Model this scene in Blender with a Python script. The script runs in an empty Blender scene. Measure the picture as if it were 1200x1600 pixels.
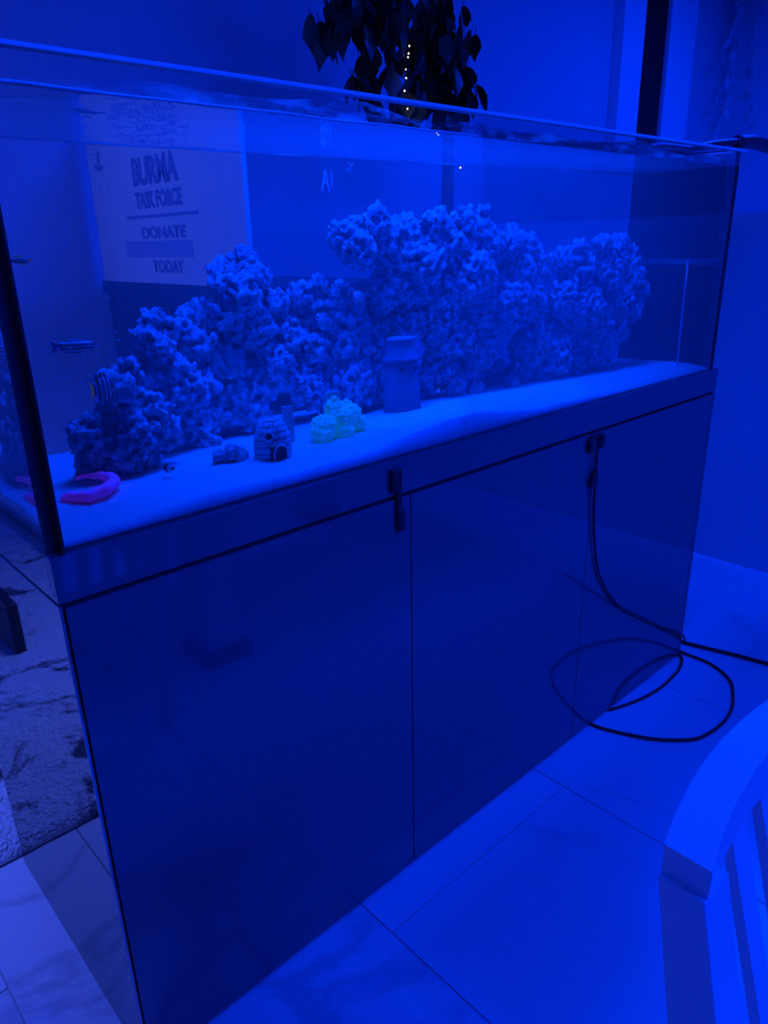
import bpy, bmesh, math, random
from mathutils import Vector, Matrix, noise, Euler
random.seed(11)
S = bpy.context.scene
COL = S.collection

# ---------------------------------------------------------------- camera
cam = bpy.data.cameras.new('camera')
cam.sensor_fit = 'HORIZONTAL'; cam.sensor_width = 36.0; cam.lens = 34.34
cam.clip_start = 0.02; cam.clip_end = 60
camo = bpy.data.objects.new('camera', cam); COL.objects.link(camo)
_R = Matrix(((0.731962, 0.25056, -0.633603), (-0.680996, 0.239234, -0.692107), (-0.021835, 0.938076, 0.34574)))
camo.matrix_world = Matrix.Translation((-0.247, -0.860, 1.2505)) @ _R.to_4x4()
S.camera = camo

# ---------------------------------------------------------------- world, lamps, exposure
W = bpy.data.worlds.new('world'); S.world = W; W.use_nodes = True
W.node_tree.nodes['Background'].inputs[0].default_value = (0.0, 0.012, 0.30, 1)
W.node_tree.nodes['Background'].inputs[1].default_value = 0.02

def area(name, loc, target, size, size_y, energy, color, spread=180):
    l = bpy.data.lights.new(name, 'AREA'); l.shape = 'RECTANGLE'
    l.size = size; l.size_y = size_y; l.energy = energy; l.color = color
    l.spread = math.radians(spread)
    o = bpy.data.objects.new(name, l); COL.objects.link(o); o.location = loc
    d = Vector(target) - Vector(loc)
    o.rotation_euler = d.to_track_quat('-Z', 'Y').to_euler()
    return o
BLUE = (0.0, 0.040, 1.0)
DEEP = (0.0, 0.030, 1.0)
area('aquarium_lamp', (0.95, 0.30, 2.10), (0.95, 0.30, 0), 1.3, 0.22, 24, BLUE, 96)
area('hall_fill', (3.7, 0.1, 2.66), (3.7, 0.1, 0), 0.9, 0.9, 46, DEEP)  # added fill brightening the far right wall and jambs
area('ceiling_lamp', (1.5, -1.0, 2.66), (1.5, -1.0, 0), 0.9, 0.9, 35, DEEP)
area('front_fill', (1.3, -3.0, 2.62), (0.9, -0.2, 0.2), 0.9, 0.9, 54, DEEP, 84)  # unseen fill, aimed to raise the light on the cabinet front
area('side_room_fill', (-1.5, -2.7, 1.95), (0.85, 0.0, 0.45), 0.7, 0.7, 2.5, DEEP, 66)  # unseen fill added for the front faces of sand and doors
area('alcove_fill', (-1.2, 2.3, 2.66), (-1.0, 2.2, 0), 0.8, 0.8, 24, BLUE)  # added fill to brighten the rug; no lamp known there
area('corner_lamp', (-.75, 1.2, 2.4), (-.72, 1.15, 0.0), 0.4, 0.4, 12, (0.085, 0.15, 1.0), 78)
area('placard_fill', (-.7, 1.3, 1.95), (.7, 1.15, 1.35), 0.25, 0.25, 0.55, (0.07, 0.13, 1.0), 60)  # unseen fill added to lift the placard
S.view_settings.view_transform = 'Standard'; S.view_settings.look = 'None'
S.view_settings.gamma = 1.0; S.view_settings.exposure = 0.0
S.view_settings.use_curve_mapping = False
S.cycles.max_bounces = 14; S.cycles.diffuse_bounces = 4; S.cycles.glossy_bounces = 6
S.cycles.transmission_bounces = 10; S.cycles.transparent_max_bounces = 24
S.cycles.volume_bounces = 1
S.cycles.sample_clamp_indirect = 4.0
S.cycles.caustics_refractive = False
S.cycles.caustics_reflective = False

# ---------------------------------------------------------------- helpers
def tag(o, label=None, cat=None, group=None, kind=None):
    if label: o['label'] = label
    if cat: o['category'] = cat
    if group: o['group'] = group
    if kind: o['kind'] = kind
    return o
def empty(name, loc, label=None, cat=None, group=None, rotz=0, kind=None):
    o = bpy.data.objects.new(name, None); COL.objects.link(o)
    o.location = loc; o.rotation_euler = (0, 0, rotz); o.empty_display_size = .05
    return tag(o, label, cat, group, kind)
def obj(name, bm, mat, parent=None, smooth=False, loc=(0, 0, 0)):
    me = bpy.data.meshes.new(name)
    bmesh.ops.recalc_face_normals(bm, faces=bm.faces)
    bm.to_mesh(me); bm.free()
    return mobj(name, me, mat, parent, smooth, loc)
def mobj(name, me, mat, parent=None, smooth=False, loc=(0, 0, 0)):
    o = bpy.data.objects.new(name, me); COL.objects.link(o)
    mats = mat if isinstance(mat, (list, tuple)) else [mat]
    if not me.materials:
        for m in mats: me.materials.append(m)
    if smooth:
        for p in me.polygons: p.use_smooth = True
    o.location = loc
    if parent: o.parent = parent
    return o
def box(bm, lo, hi, bev=0.0, seg=2, mat=None):
    r = bmesh.ops.create_cube(bm, size=1)
    vs = r['verts']
    for v in vs:
        v.co = Vector([lo[i] + (v.co[i] + .5) * (hi[i] - lo[i]) for i in range(3)])
    if bev:
        es = list({e for v in vs for e in v.link_edges})
        bmesh.ops.bevel(bm, geom=es, offset=bev, segments=seg, profile=.5, affect='EDGES')
    return vs
def tube(bm, pts, rad, n=8, closed=False, caps=True):
    pts = [Vector(p) for p in pts]; N = len(pts)
    rads = rad if isinstance(rad, (list, tuple)) else [rad] * N
    rings = []; up = None
    for i, p in enumerate(pts):
        a = pts[(i - 1) % N] if (closed or i > 0) else p
        b = pts[(i + 1) % N] if (closed or i < N - 1) else p
        t = (b - a).normalized()
        if up is None:
            up = Vector((0, 0, 1)) if abs(t.z) < .9 else Vector((1, 0, 0))
        s = t.cross(up)
        if s.length < 1e-5: s = t.orthogonal()
        s.normalize(); up = s.cross(t).normalized()
        rings.append([bm.verts.new(p + (s * math.cos(2 * math.pi * k / n) + up * math.sin(2 * math.pi * k / n)) * rads[i]) for k in range(n)])
    m = N if closed else N - 1
    for i in range(m):
        A, B = rings[i], rings[(i + 1) % N]
        for k in range(n):
            bm.faces.new((A[k], A[(k + 1) % n], B[(k + 1) % n], B[k]))
    if caps and not closed:
        bm.faces.new(rings[0][::-1]); bm.faces.new(rings[-1])
def lathe(bm, prof, c=(0, 0, 0), n=32):
    rings = []
    for r, z in prof:
        if r < 1e-6: rings.append([bm.verts.new((c[0], c[1], c[2] + z))])
        else: rings.append([bm.verts.new((c[0] + r * math.cos(2 * math.pi * k / n), c[1] + r * math.sin(2 * math.pi * k / n), c[2] + z)) for k in range(n)])
    for A, B in zip(rings, rings[1:]):
        for k in range(n):
            a, b = A[k % len(A)], A[(k + 1) % len(A)]; d, e = B[k % len(B)], B[(k + 1) % len(B)]
            f = []
            for v in (a, b, e, d):
                if v not in f: f.append(v)
            if len(f) > 2:
                try: bm.faces.new(f)
                except ValueError: pass
def ball(bm, c, r, sub=2, sc=(1, 1, 1), rot=None):
    m = Matrix.Translation(c) @ (rot.to_matrix().to_4x4() if rot else Matrix.Identity(4)) @ Matrix.Diagonal((r * sc[0], r * sc[1], r * sc[2], 1))
    return bmesh.ops.create_icosphere(bm, subdivisions=sub, radius=1, matrix=m)['verts']
def prism(bm, poly, f):
    """poly: 2D outline; f(u, v, k) -> point for k = 0 / 1"""
    A = [bm.verts.new(f(u, v, 0)) for u, v in poly]; B = [bm.verts.new(f(u, v, 1)) for u, v in poly]
    n = len(poly)
    bm.faces.new(A); bm.faces.new(B[::-1])
    for i in range(n): bm.faces.new((A[i], B[i], B[(i + 1) % n], A[(i + 1) % n]))
def spline(pts, n=8):
    P = [Vector(p) for p in pts]; out = []
    for i in range(len(P) - 1):
        a = P[max(i - 1, 0)]; b = P[i]; c = P[i + 1]; d = P[min(i + 2, len(P) - 1)]
        for k in range(n):
            t = k / n
            out.append(.5 * ((2 * b) + (c - a) * t + (2 * a - 5 * b + 4 * c - d) * t * t + (3 * b - a - 3 * c + d) * t ** 3))
    out.append(P[-1]); return out

# ---------------------------------------------------------------- materials
class NT:
    def __init__(s, name):
        s.m = bpy.data.materials.new(name); s.m.use_nodes = True; s.t = s.m.node_tree; s.t.nodes.clear()
        s.out = s.n('ShaderNodeOutputMaterial')
    def n(s, typ, **kw):
        d = s.t.nodes.new(typ)
        for k, v in kw.items():
            if k in d.inputs.keys() if hasattr(d.inputs, 'keys') else False: d.inputs[k].default_value = v
            else: setattr(d, k, v)
        return d
    def l(s, a, b): s.t.links.new(a, b)
def pbr(name, col, rough=.5, spec=.5, metal=0, coat=0, ior=1.5, noise_scale=0, var=.25, bump=0, bump_scale=60, emis=None, estr=0, sss=0):
    N = NT(name); b = N.n('ShaderNodeBsdfPrincipled')
    b.inputs['Base Color'].default_value = (*col, 1); b.inputs['Roughness'].default_value = rough
    b.inputs['Specular IOR Level'].default_value = spec; b.inputs['Metallic'].default_value = metal
    b.inputs['Coat Weight'].default_value = coat; b.inputs['IOR'].default_value = ior
    tc = N.n('ShaderNodeTexCoord')
    if noise_scale:
        t = N.n('ShaderNodeTexNoise'); t.inputs['Scale'].default_value = noise_scale; t.inputs['Detail'].default_value = 5
        N.l(tc.outputs['Object'], t.inputs['Vector'])
        mx = N.n('ShaderNodeMix', data_type='RGBA'); mx.blend_type = 'MIX'
        mx.inputs[6].default_value = (*[c * (1 - var) for c in col], 1); mx.inputs[7].default_value = (*[min(1, c * (1 + var)) for c in col], 1)
        N.l(t.outputs['Fac'], mx.inputs[0]); N.l(mx.outputs[2], b.inputs['Base Color'])
    if bump:
        t2 = N.n('ShaderNodeTexNoise'); t2.inputs['Scale'].default_value = bump_scale; t2.inputs['Detail'].default_value = 6
        N.l(tc.outputs['Object'], t2.inputs['Vector'])
        bp = N.n('ShaderNodeBump'); bp.inputs['Strength'].default_value = bump; bp.inputs['Distance'].default_value = .01
        N.l(t2.outputs['Fac'], bp.inputs['Height']); N.l(bp.outputs['Normal'], b.inputs['Normal'])
    if sss: b.inputs['Subsurface Weight'].default_value = sss; b.inputs['Subsurface Radius'].default_value = (1, 1, 1); b.inputs['Subsurface Scale'].default_value = .02
    if emis:
        b.inputs['Emission Color'].default_value = (*emis, 1); b.inputs['Emission Strength'].default_value = estr
    N.l(b.outputs[0], N.out.inputs[0])
    return N.m
def glass_mat(name, tint=(1, 1, 1), gloss=1.0, film=0.0, fscale=(3, 3, 14)):
    """clear pane: straight-through glass with a Fresnel gloss, optionally whitish patches that imitate reflections"""
    N = NT(name); tr = N.n('ShaderNodeBsdfTransparent'); tr.inputs[0].default_value = (*tint, 1)
    gl = N.n('ShaderNodeBsdfGlossy'); gl.inputs['Roughness'].default_value = .01
    fr = N.n('ShaderNodeFresnel'); fr.inputs[0].default_value = 1.3
    m = N.n('ShaderNodeMath', operation='MULTIPLY'); m.inputs[1].default_value = gloss
    N.l(fr.outputs[0], m.inputs[0])
    mx = N.n('ShaderNodeMixShader'); N.l(m.outputs[0], mx.inputs[0]); N.l(tr.outputs[0], mx.inputs[1]); N.l(gl.outputs[0], mx.inputs[2])
    last = mx
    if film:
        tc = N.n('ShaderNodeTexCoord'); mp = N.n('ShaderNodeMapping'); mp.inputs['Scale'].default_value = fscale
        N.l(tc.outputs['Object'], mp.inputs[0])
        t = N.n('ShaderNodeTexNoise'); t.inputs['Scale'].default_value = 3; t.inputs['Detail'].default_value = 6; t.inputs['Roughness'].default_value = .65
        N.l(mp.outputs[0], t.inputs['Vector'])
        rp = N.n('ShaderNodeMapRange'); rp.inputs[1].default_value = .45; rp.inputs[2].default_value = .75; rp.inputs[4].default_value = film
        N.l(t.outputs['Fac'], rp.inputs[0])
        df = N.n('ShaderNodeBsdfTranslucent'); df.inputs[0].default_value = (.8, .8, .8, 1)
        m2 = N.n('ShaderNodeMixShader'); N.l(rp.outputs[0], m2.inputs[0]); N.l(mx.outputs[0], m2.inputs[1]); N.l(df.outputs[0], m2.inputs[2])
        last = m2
    N.l(last.outputs[0], N.out.inputs[0])
    return N.m
def water_mat():
    """sides refract (n = 1.33); the surface lets steep light through and mirrors beyond the critical angle"""
    N = NT('aquarium_water')
    geo = N.n('ShaderNodeNewGeometry'); sep = N.n('ShaderNodeSeparateXYZ'); N.l(geo.outputs['True Normal'], sep.inputs[0])
    ab = N.n('ShaderNodeMath', operation='ABSOLUTE'); N.l(sep.outputs[2], ab.inputs[0])
    top = N.n('ShaderNodeMath', operation='GREATER_THAN'); top.inputs[1].default_value = .6; N.l(ab.outputs[0], top.inputs[0])
    side = N.n('ShaderNodeBsdfGlass'); side.inputs['IOR'].default_value = 1.33; side.inputs['Roughness'].default_value = 0.0
    lw = N.n('ShaderNodeLayerWeight'); lw.inputs[0].default_value = .5
    rp = N.n('ShaderNodeMapRange'); rp.inputs[1].default_value = .30; rp.inputs[2].default_value = .36; rp.inputs[3].default_value = .03
    N.l(lw.outputs['Facing'], rp.inputs[0])
    tir = N.n('ShaderNodeMath', operation='MULTIPLY'); N.l(rp.outputs[0], tir.inputs[0]); N.l(geo.outputs['Backfacing'], tir.inputs[1])
    tr = N.n('ShaderNodeBsdfTransparent'); gl = N.n('ShaderNodeBsdfGlossy'); gl.inputs['Roughness'].default_value = .02
    sm = N.n('ShaderNodeMixShader'); N.l(tir.outputs[0], sm.inputs[0]); N.l(tr.outputs[0], sm.inputs[1]); N.l(gl.outputs[0], sm.inputs[2])
    veil = N.n('ShaderNodeBsdfTranslucent'); veil.inputs[0].default_value = (.9, .9, .9, 1); sm2 = N.n('ShaderNodeMixShader'); sm2.inputs[0].default_value = .065  # diffuse layer added so the surface underside looks bright
    N.l(sm.outputs[0], sm2.inputs[1]); N.l(veil.outputs[0], sm2.inputs[2]); sm = sm2
    mx = N.n('ShaderNodeMixShader'); N.l(top.outputs[0], mx.inputs[0]); N.l(side.outputs[0], mx.inputs[1]); N.l(sm.outputs[0], mx.inputs[2])
    N.l(mx.outputs[0], N.out.inputs['Surface'])
    vs = N.n('ShaderNodeVolumeScatter'); vs.inputs['Color'].default_value = (.7, .85, .95, 1)
    vs.inputs['Density'].default_value = HAZE; vs.inputs['Anisotropy'].default_value = 0.2
    N.l(vs.outputs[0], N.out.inputs['Volume'])
    return N.m
HAZE = 0.27
def marble(name, base, vein, scale=1.2, rough=.22, amount=.5, spec=.5, sharp=.035):
    N = NT(name); b = N.n('ShaderNodeBsdfPrincipled'); b.inputs['Roughness'].default_value = rough; b.inputs['Specular IOR Level'].default_value = spec
    geo = N.n('ShaderNodeNewGeometry'); oi = N.n('ShaderNodeObjectInfo')
    ad = N.n('ShaderNodeVectorMath', operation='ADD'); sc = N.n('ShaderNodeVectorMath', operation='SCALE'); sc.inputs['Scale'].default_value = 37
    cb = N.n('ShaderNodeCombineXYZ'); N.l(oi.outputs['Random'], cb.inputs[0]); N.l(oi.outputs['Random'], cb.inputs[2]); N.l(cb.outputs[0], sc.inputs[0])
    N.l(geo.outputs['Position'], ad.inputs[0]); N.l(sc.outputs[0], ad.inputs[1])
    t = N.n('ShaderNodeTexNoise'); t.inputs['Scale'].default_value = scale; t.inputs['Detail'].default_value = 7; t.inputs['Roughness'].default_value = .55; t.inputs['Distortion'].default_value = 1.2
    N.l(ad.outputs[0], t.inputs['Vector'])
    s1 = N.n('ShaderNodeMath', operation='SUBTRACT'); s1.inputs[1].default_value = .5; N.l(t.outputs['Fac'], s1.inputs[0])
    a1 = N.n('ShaderNodeMath', operation='ABSOLUTE'); N.l(s1.outputs[0], a1.inputs[0])
    r = N.n('ShaderNodeMapRange'); r.inputs[1].default_value = 0; r.inputs[2].default_value = sharp; r.inputs[3].default_value = amount; r.inputs[4].default_value = 0
    N.l(a1.outputs[0], r.inputs[0])
    t3 = N.n('ShaderNodeTexNoise'); t3.inputs['Scale'].default_value = scale * .7; N.l(ad.outputs[0], t3.inputs['Vector'])
    r3 = N.n('ShaderNodeMapRange'); r3.inputs[1].default_value = .5; r3.inputs[2].default_value = .62; N.l(t3.outputs['Fac'], r3.inputs[0])
    mu = N.n('ShaderNodeMath', operation='MULTIPLY'); N.l(r.outputs[0], mu.inputs[0]); N.l(r3.outputs[0], mu.inputs[1])
    mx = N.n('ShaderNodeMix', data_type='RGBA'); mx.inputs[6].default_value = (*base, 1); mx.inputs[7].default_value = (*vein, 1)
    N.l(mu.outputs[0], mx.inputs[0]); N.l(mx.outputs[2], b.inputs['Base Color']); N.l(b.outputs[0], N.out.inputs[0])
    return N.m
def rock_mat():
    """porous rock: dark algae plus painted self-shadow in the hollows, pale crust on the knobs"""
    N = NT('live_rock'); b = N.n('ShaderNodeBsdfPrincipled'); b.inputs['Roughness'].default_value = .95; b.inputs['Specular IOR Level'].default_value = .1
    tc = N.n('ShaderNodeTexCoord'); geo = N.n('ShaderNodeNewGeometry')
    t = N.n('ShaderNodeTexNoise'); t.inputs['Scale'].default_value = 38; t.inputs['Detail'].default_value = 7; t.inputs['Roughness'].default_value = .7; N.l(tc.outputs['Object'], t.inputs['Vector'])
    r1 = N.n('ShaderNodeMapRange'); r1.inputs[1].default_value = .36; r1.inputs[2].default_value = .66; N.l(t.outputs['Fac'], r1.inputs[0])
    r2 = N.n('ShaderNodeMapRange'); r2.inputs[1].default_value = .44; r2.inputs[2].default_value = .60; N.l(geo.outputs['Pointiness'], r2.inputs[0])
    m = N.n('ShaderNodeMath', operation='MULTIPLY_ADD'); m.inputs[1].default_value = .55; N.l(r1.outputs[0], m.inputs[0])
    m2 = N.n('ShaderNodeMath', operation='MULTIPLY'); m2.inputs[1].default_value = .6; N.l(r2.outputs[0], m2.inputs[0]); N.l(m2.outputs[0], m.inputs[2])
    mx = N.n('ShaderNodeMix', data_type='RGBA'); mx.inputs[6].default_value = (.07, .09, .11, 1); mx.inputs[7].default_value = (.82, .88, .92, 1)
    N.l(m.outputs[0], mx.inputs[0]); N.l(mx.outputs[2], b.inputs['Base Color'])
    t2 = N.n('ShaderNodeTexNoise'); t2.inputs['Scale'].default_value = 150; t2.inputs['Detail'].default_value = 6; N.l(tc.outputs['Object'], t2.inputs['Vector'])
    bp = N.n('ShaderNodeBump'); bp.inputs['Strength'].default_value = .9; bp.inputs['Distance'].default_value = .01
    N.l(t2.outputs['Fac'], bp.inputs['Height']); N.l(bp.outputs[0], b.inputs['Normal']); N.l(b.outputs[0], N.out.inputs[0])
    return N.m
def rug_mat():
    N = NT('shaggy_rug'); b = N.n('ShaderNodeBsdfPrincipled'); b.inputs['Roughness'].default_value = .95; b.inputs['Specular IOR Level'].default_value = .1
    tc = N.n('ShaderNodeTexCoord'); mp = N.n('ShaderNodeMapping'); mp.inputs['Scale'].default_value = (2.6, 3.6, 1); N.l(tc.outputs['Object'], mp.inputs[0])
    t = N.n('ShaderNodeTexNoise'); t.inputs['Scale'].default_value = 1.3; t.inputs['Detail'].default_value = 8; t.inputs['Roughness'].default_value = .7; t.inputs['Distortion'].default_value = 1.5
    N.l(mp.outputs[0], t.inputs['Vector'])
    r = N.n('ShaderNodeMapRange'); r.inputs[1].default_value = .54; r.inputs[2].default_value = .62; N.l(t.outputs['Fac'], r.inputs[0])
    mx = N.n('ShaderNodeMix', data_type='RGBA'); mx.inputs[6].default_value = (.78, .78, .78, 1); mx.inputs[7].default_value = (.09, .1, .13, 1)
    N.l(r.outputs[0], mx.inputs[0]); N.l(mx.outputs[2], b.inputs['Base Color'])
    t2 = N.n('ShaderNodeTexNoise'); t2.inputs['Scale'].default_value = 90; t2.inputs['Detail'].default_value = 4; N.l(tc.outputs['Object'], t2.inputs['Vector'])
    bp = N.n('ShaderNodeBump'); bp.inputs['Strength'].default_value = 1; bp.inputs['Distance'].default_value = .02
    N.l(t2.outputs['Fac'], bp.inputs['Height']); N.l(bp.outputs[0], b.inputs['Normal']); N.l(b.outputs[0], N.out.inputs[0])
    return N.m
def mesh_cloth():
    N = NT('speaker_mesh'); b = N.n('ShaderNodeBsdfPrincipled'); b.inputs['Roughness'].default_value = .7
    tc = N.n('ShaderNodeTexCoord'); v = N.n('ShaderNodeTexVoronoi'); v.inputs['Scale'].default_value = 90; N.l(tc.outputs['Object'], v.inputs['Vector'])
    mx = N.n('ShaderNodeMix', data_type='RGBA'); mx.inputs[6].default_value = (.02, .02, .03, 1); mx.inputs[7].default_value = (.3, .3, .33, 1)
    N.l(v.outputs['Distance'], mx.inputs[0]); N.l(mx.outputs[2], b.inputs['Base Color']); N.l(b.outputs[0], N.out.inputs[0])
    return N.m
def stripe_mat(name, axis, freq, phase, dark, light, width=.35, tail=None):
    """stripes across the fish body (object coordinates)"""
    N = NT(name); b = N.n('ShaderNodeBsdfPrincipled'); b.inputs['Roughness'].default_value = .35
    tc = N.n('ShaderNodeTexCoord'); s = N.n('ShaderNodeSeparateXYZ'); N.l(tc.outputs['Object'], s.inputs[0])
    m = N.n('ShaderNodeMath', operation='MULTIPLY_ADD'); m.inputs[1].default_value = freq; m.inputs[2].default_value = phase
    N.l(s.outputs[axis], m.inputs[0])
    f = N.n('ShaderNodeMath', operation='FRACT'); N.l(m.outputs[0], f.inputs[0])
    g = N.n('ShaderNodeMath', operation='LESS_THAN'); g.inputs[1].default_value = width; N.l(f.outputs[0], g.inputs[0])
    mx = N.n('ShaderNodeMix', data_type='RGBA'); mx.inputs[6].default_value = (*dark, 1); mx.inputs[7].default_value = (*light, 1)
    N.l(g.outputs[0], mx.inputs[0]); N.l(mx.outputs[2], b.inputs['Base Color']); N.l(b.outputs[0], N.out.inputs[0])
    return N.m

M_wall = pbr('wall_paint', (.62, .63, .66), .7, .3, noise_scale=3, var=.04)
M_trim = pbr('white_trim', (.86, .86, .88), .45)
M_grout = pbr('grout', (.48, .49, .52), .8)
M_tile = marble('marble_tile', (.74, .75, .78), (.32, .34, .38), 1.0, .2, .5)
M_acryl = pbr('dark_acrylic', (.088, .092, .11), .045, .6, ior=1.72)
M_side = pbr('mirror_acrylic', (.022, .024, .03), .02, 1.0, ior=2.6)
M_dark = pbr('dark_plastic', (.012, .012, .016), .4)
M_seam = pbr('black_silicone', (.01, .01, .015), .3)
M_pane = glass_mat('pane_glass', gloss=.35)
M_panerefl = glass_mat('pane_reflections', gloss=1.0, film=.85)
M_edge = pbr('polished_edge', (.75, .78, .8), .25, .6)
M_darkpane = pbr('dark_pane', (.012, .013, .018), .3, .15)
M_endband = pbr('end_band', (.10, .11, .13), .5)
M_water = water_mat()
M_sand = pbr('white_sand', (.66, .665, .665), .9, .1, noise_scale=120, var=.1, bump=.5, bump_scale=220, sss=1.0)
M_rock = rock_mat()
M_coral = pbr('green_coral', (.15, .85, .55), .7, .2, noise_scale=60, var=.2, emis=(0.0, .05, .12), estr=.8)  # small glow put into the colour to suggest fluorescence
M_ring = pbr('pink_ring', (.5, .3, .8), .6, .3, noise_scale=80, var=.3, emis=(.026, .0, .06), estr=.8)  # faint glow mixed into the purple, imitating fluorescence
M_orn = pbr('stone_ornament', (.78, .80, .82), .8, .2, noise_scale=90, var=.35, bump=.5, bump_scale=140)
M_joint = pbr('dark_joint', (.06, .07, .09), .9)
M_hole = pbr('ornament_inside', (.03, .035, .05), .9)
M_tower = pbr('tower_stone', (.20, .23, .30), .85, .2, noise_scale=40, var=.25)
M_plate = pbr('frag_tile', (.45, .47, .50), .7)
M_wand = pbr('plastic_wand', (.9, .85, .84), .5)
M_hose = pbr('black_rubber', (.02, .02, .024), .3, .6)
M_cable = pbr('cable_rubber', (.015, .015, .02), .45)
M_leaf = pbr('ficus_leaf', (.02, .045, .012), .4, .4)
M_bark = pbr('bark', (.05, .04, .03), .9, bump=.5)
M_pot = pbr('dark_pot', (.04, .04, .045), .5)
M_soil = pbr('soil', (.03, .022, .015), .95)
M_bulb = pbr('fairy_bulb', (1, .9, .6), .4, emis=(1, .78, .38), estr=9)
M_wire = pbr('fairy_wire', (.03, .03, .03), .5)
M_vine = pbr('vine_leaf', (.62, .68, .68), .7)
M_card = pbr('placard_board', (.80, .74, .60), .8, .2, noise_scale=6, var=.05)
M_ink = pbr('placard_ink', (.24, .26, .36), .8)
M_band = pbr('placard_band', (.38, .40, .46), .8)
M_console = pbr('dark_console', (.03, .028, .03), .4)
M_rug = rug_mat()
M_chair = pbr('white_lacquer', (.68, .69, .72), .35)
M_foot = pbr('black_foot', (.015, .015, .02), .4)
M_curtain = pbr('dark_curtain', (.012, .012, .02), .85)
M_mesh = mesh_cloth()
M_bubble = pbr('bubbles', (.95, .97, 1), .3)
M_mark = pbr('pale_mark', (.8, .82, .85), .6)
M_fishlong = stripe_mat('striped_fish_skin', 2, 190, .35, (.03, .04, .10), (.9, .92, .95), .5)
M_fishtall = stripe_mat('banded_fish_skin', 0, 150, .2, (.012, .012, .03), (.95, .97, 1), .28)
M_clown = stripe_mat('clownfish_skin', 0, 55, .1, (.05, .02, .02), (.9, .9, .92), .40)
M_fin = pbr('fish_fin', (.25, .3, .5), .5)
M_finy = pbr('yellow_fin', (.55, .5, .1), .5, emis=(.05, .06, 0), estr=.25)  # slight glow added to the fin's yellow
M_fishplain = pbr('plain_fish_skin', (.30, .40, .30), .4)

# ================================================================ setting
L, D, ZB, ZT, ZW = 1.796, 0.60, 0.905, 1.445, 1.411      # tank length, depth, floor, rim, water level
def struct(name, bm, mat, parent=None):
    o = obj(name, bm, mat, parent)
    if not parent: o['kind'] = 'structure'
    return o
bm = bmesh.new(); box(bm, (-2.8, -3.3, -.06), (5.2, 3.5, -.004)); floor = struct('floor', bm, M_grout)
# marble tiles, laid in a third-offset running bond
tw, tl, gap = .577, 1.2, .0013
k0 = -4
for c in range(-5, 10):
    x0 = -.12 + c * tw; x1 = x0 + tw
    off = (.314 + .4 * (c + 1)) % tl
    for j in range(-5, 5):
        y0 = off + j * tl; y1 = y0 + tl
        a, b = max(x0, -2.75), min(x1, 5.15); d, e = max(y0, -3.25), min(y1, 3.45)
        if b - a < .02 or e - d < .02: continue
        t = bmesh.new(); box(t, (a + gap, d + gap, -.012), (b - gap, e - gap, 0), .0008, 1)
        obj('tile', t, M_tile, floor)
XW, YW = 5.09, 1.60
def wall(name, lo, hi, mat=None):
    bm = bmesh.new(); box(bm, lo, hi); return struct(name, bm, mat or M_wall)
wall('wall_back', (.20, YW, 0), (XW, YW + .12, 2.7))
wall('wall_right', (XW, -3.3, 0), (XW + .1, YW + .12, 2.7))
wall('wall_return', (.20, YW + .12, 0), (.32, 3.4, 2.7))
wall('wall_rear', (-2.7, 3.4, 0), (.32, 3.5, 2.7))
wall('wall_left', (-2.8, -3.3, 0), (-2.7, 3.5, 2.7))
wall('wall_front', (-2.8, -3.3, 0), (XW + .1, -3.2, 2.7))
wall('ceiling', (-2.8, -3.3, 2.7), (XW + .1, 3.5, 2.8))
wall('wall_partition', (2.58, -3.2, 0), (2.72, .95, 1.318))
bm = bmesh.new()
prism(bm, [(0, 0), (.013, 0), (.010, .008), (.005, .012), (0, .013)], lambda u, v, k: Vector((2.58 - u, -3.2 + 4.15 * k, v)))
struct('trim_1', bm, M_trim)
# pale jambs with a dark opening between them
door = empty('door_1', (4.08, YW, 0), kind='structure')
def part(name, lo, hi, mat, root, bev=.003):
    bm = bmesh.new(); c = Vector(root.location); box(bm, Vector(lo) - c, Vector(hi) - c, bev); return obj(name, bm, mat, root)
part('jamb', (3.73, YW - .06, 0), (3.945, YW, 2.5), M_trim, door)
part('jamb', (4.222, YW - .06, 0), (4.524, YW, 2.5), M_trim, door)
part('lintel', (3.73, YW - .06, 2.5), (4.524, YW, 2.66), M_trim, door)
part('door_leaf', (3.945, YW - .012, 0), (4.222, YW, 2.5), M_dark, door, 0)
bm = bmesh.new(); n = 60
for i in range(n + 1):
    x = 3.955 + (4.215 - 3.955) * i / n; y = YW - .03 + .010 * math.sin(i * .9) + .004 * math.sin(i * 2.3)
    bm.verts.new((x, y, .02)); bm.verts.new((x, y, 2.48))
bm.verts.ensure_lookup_table()
for i in range(n): bm.faces.new([bm.verts[k] for k in (2 * i, 2 * i + 2, 2 * i + 3, 2 * i + 1)])
cu = obj('curtain', bm, M_curtain, smooth=True); sm = cu.modifiers.new('s', 'SOLIDIFY'); sm.thickness = .004
tag(cu, 'black folded curtain hanging between the two pale door jambs', 'curtain')

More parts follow.
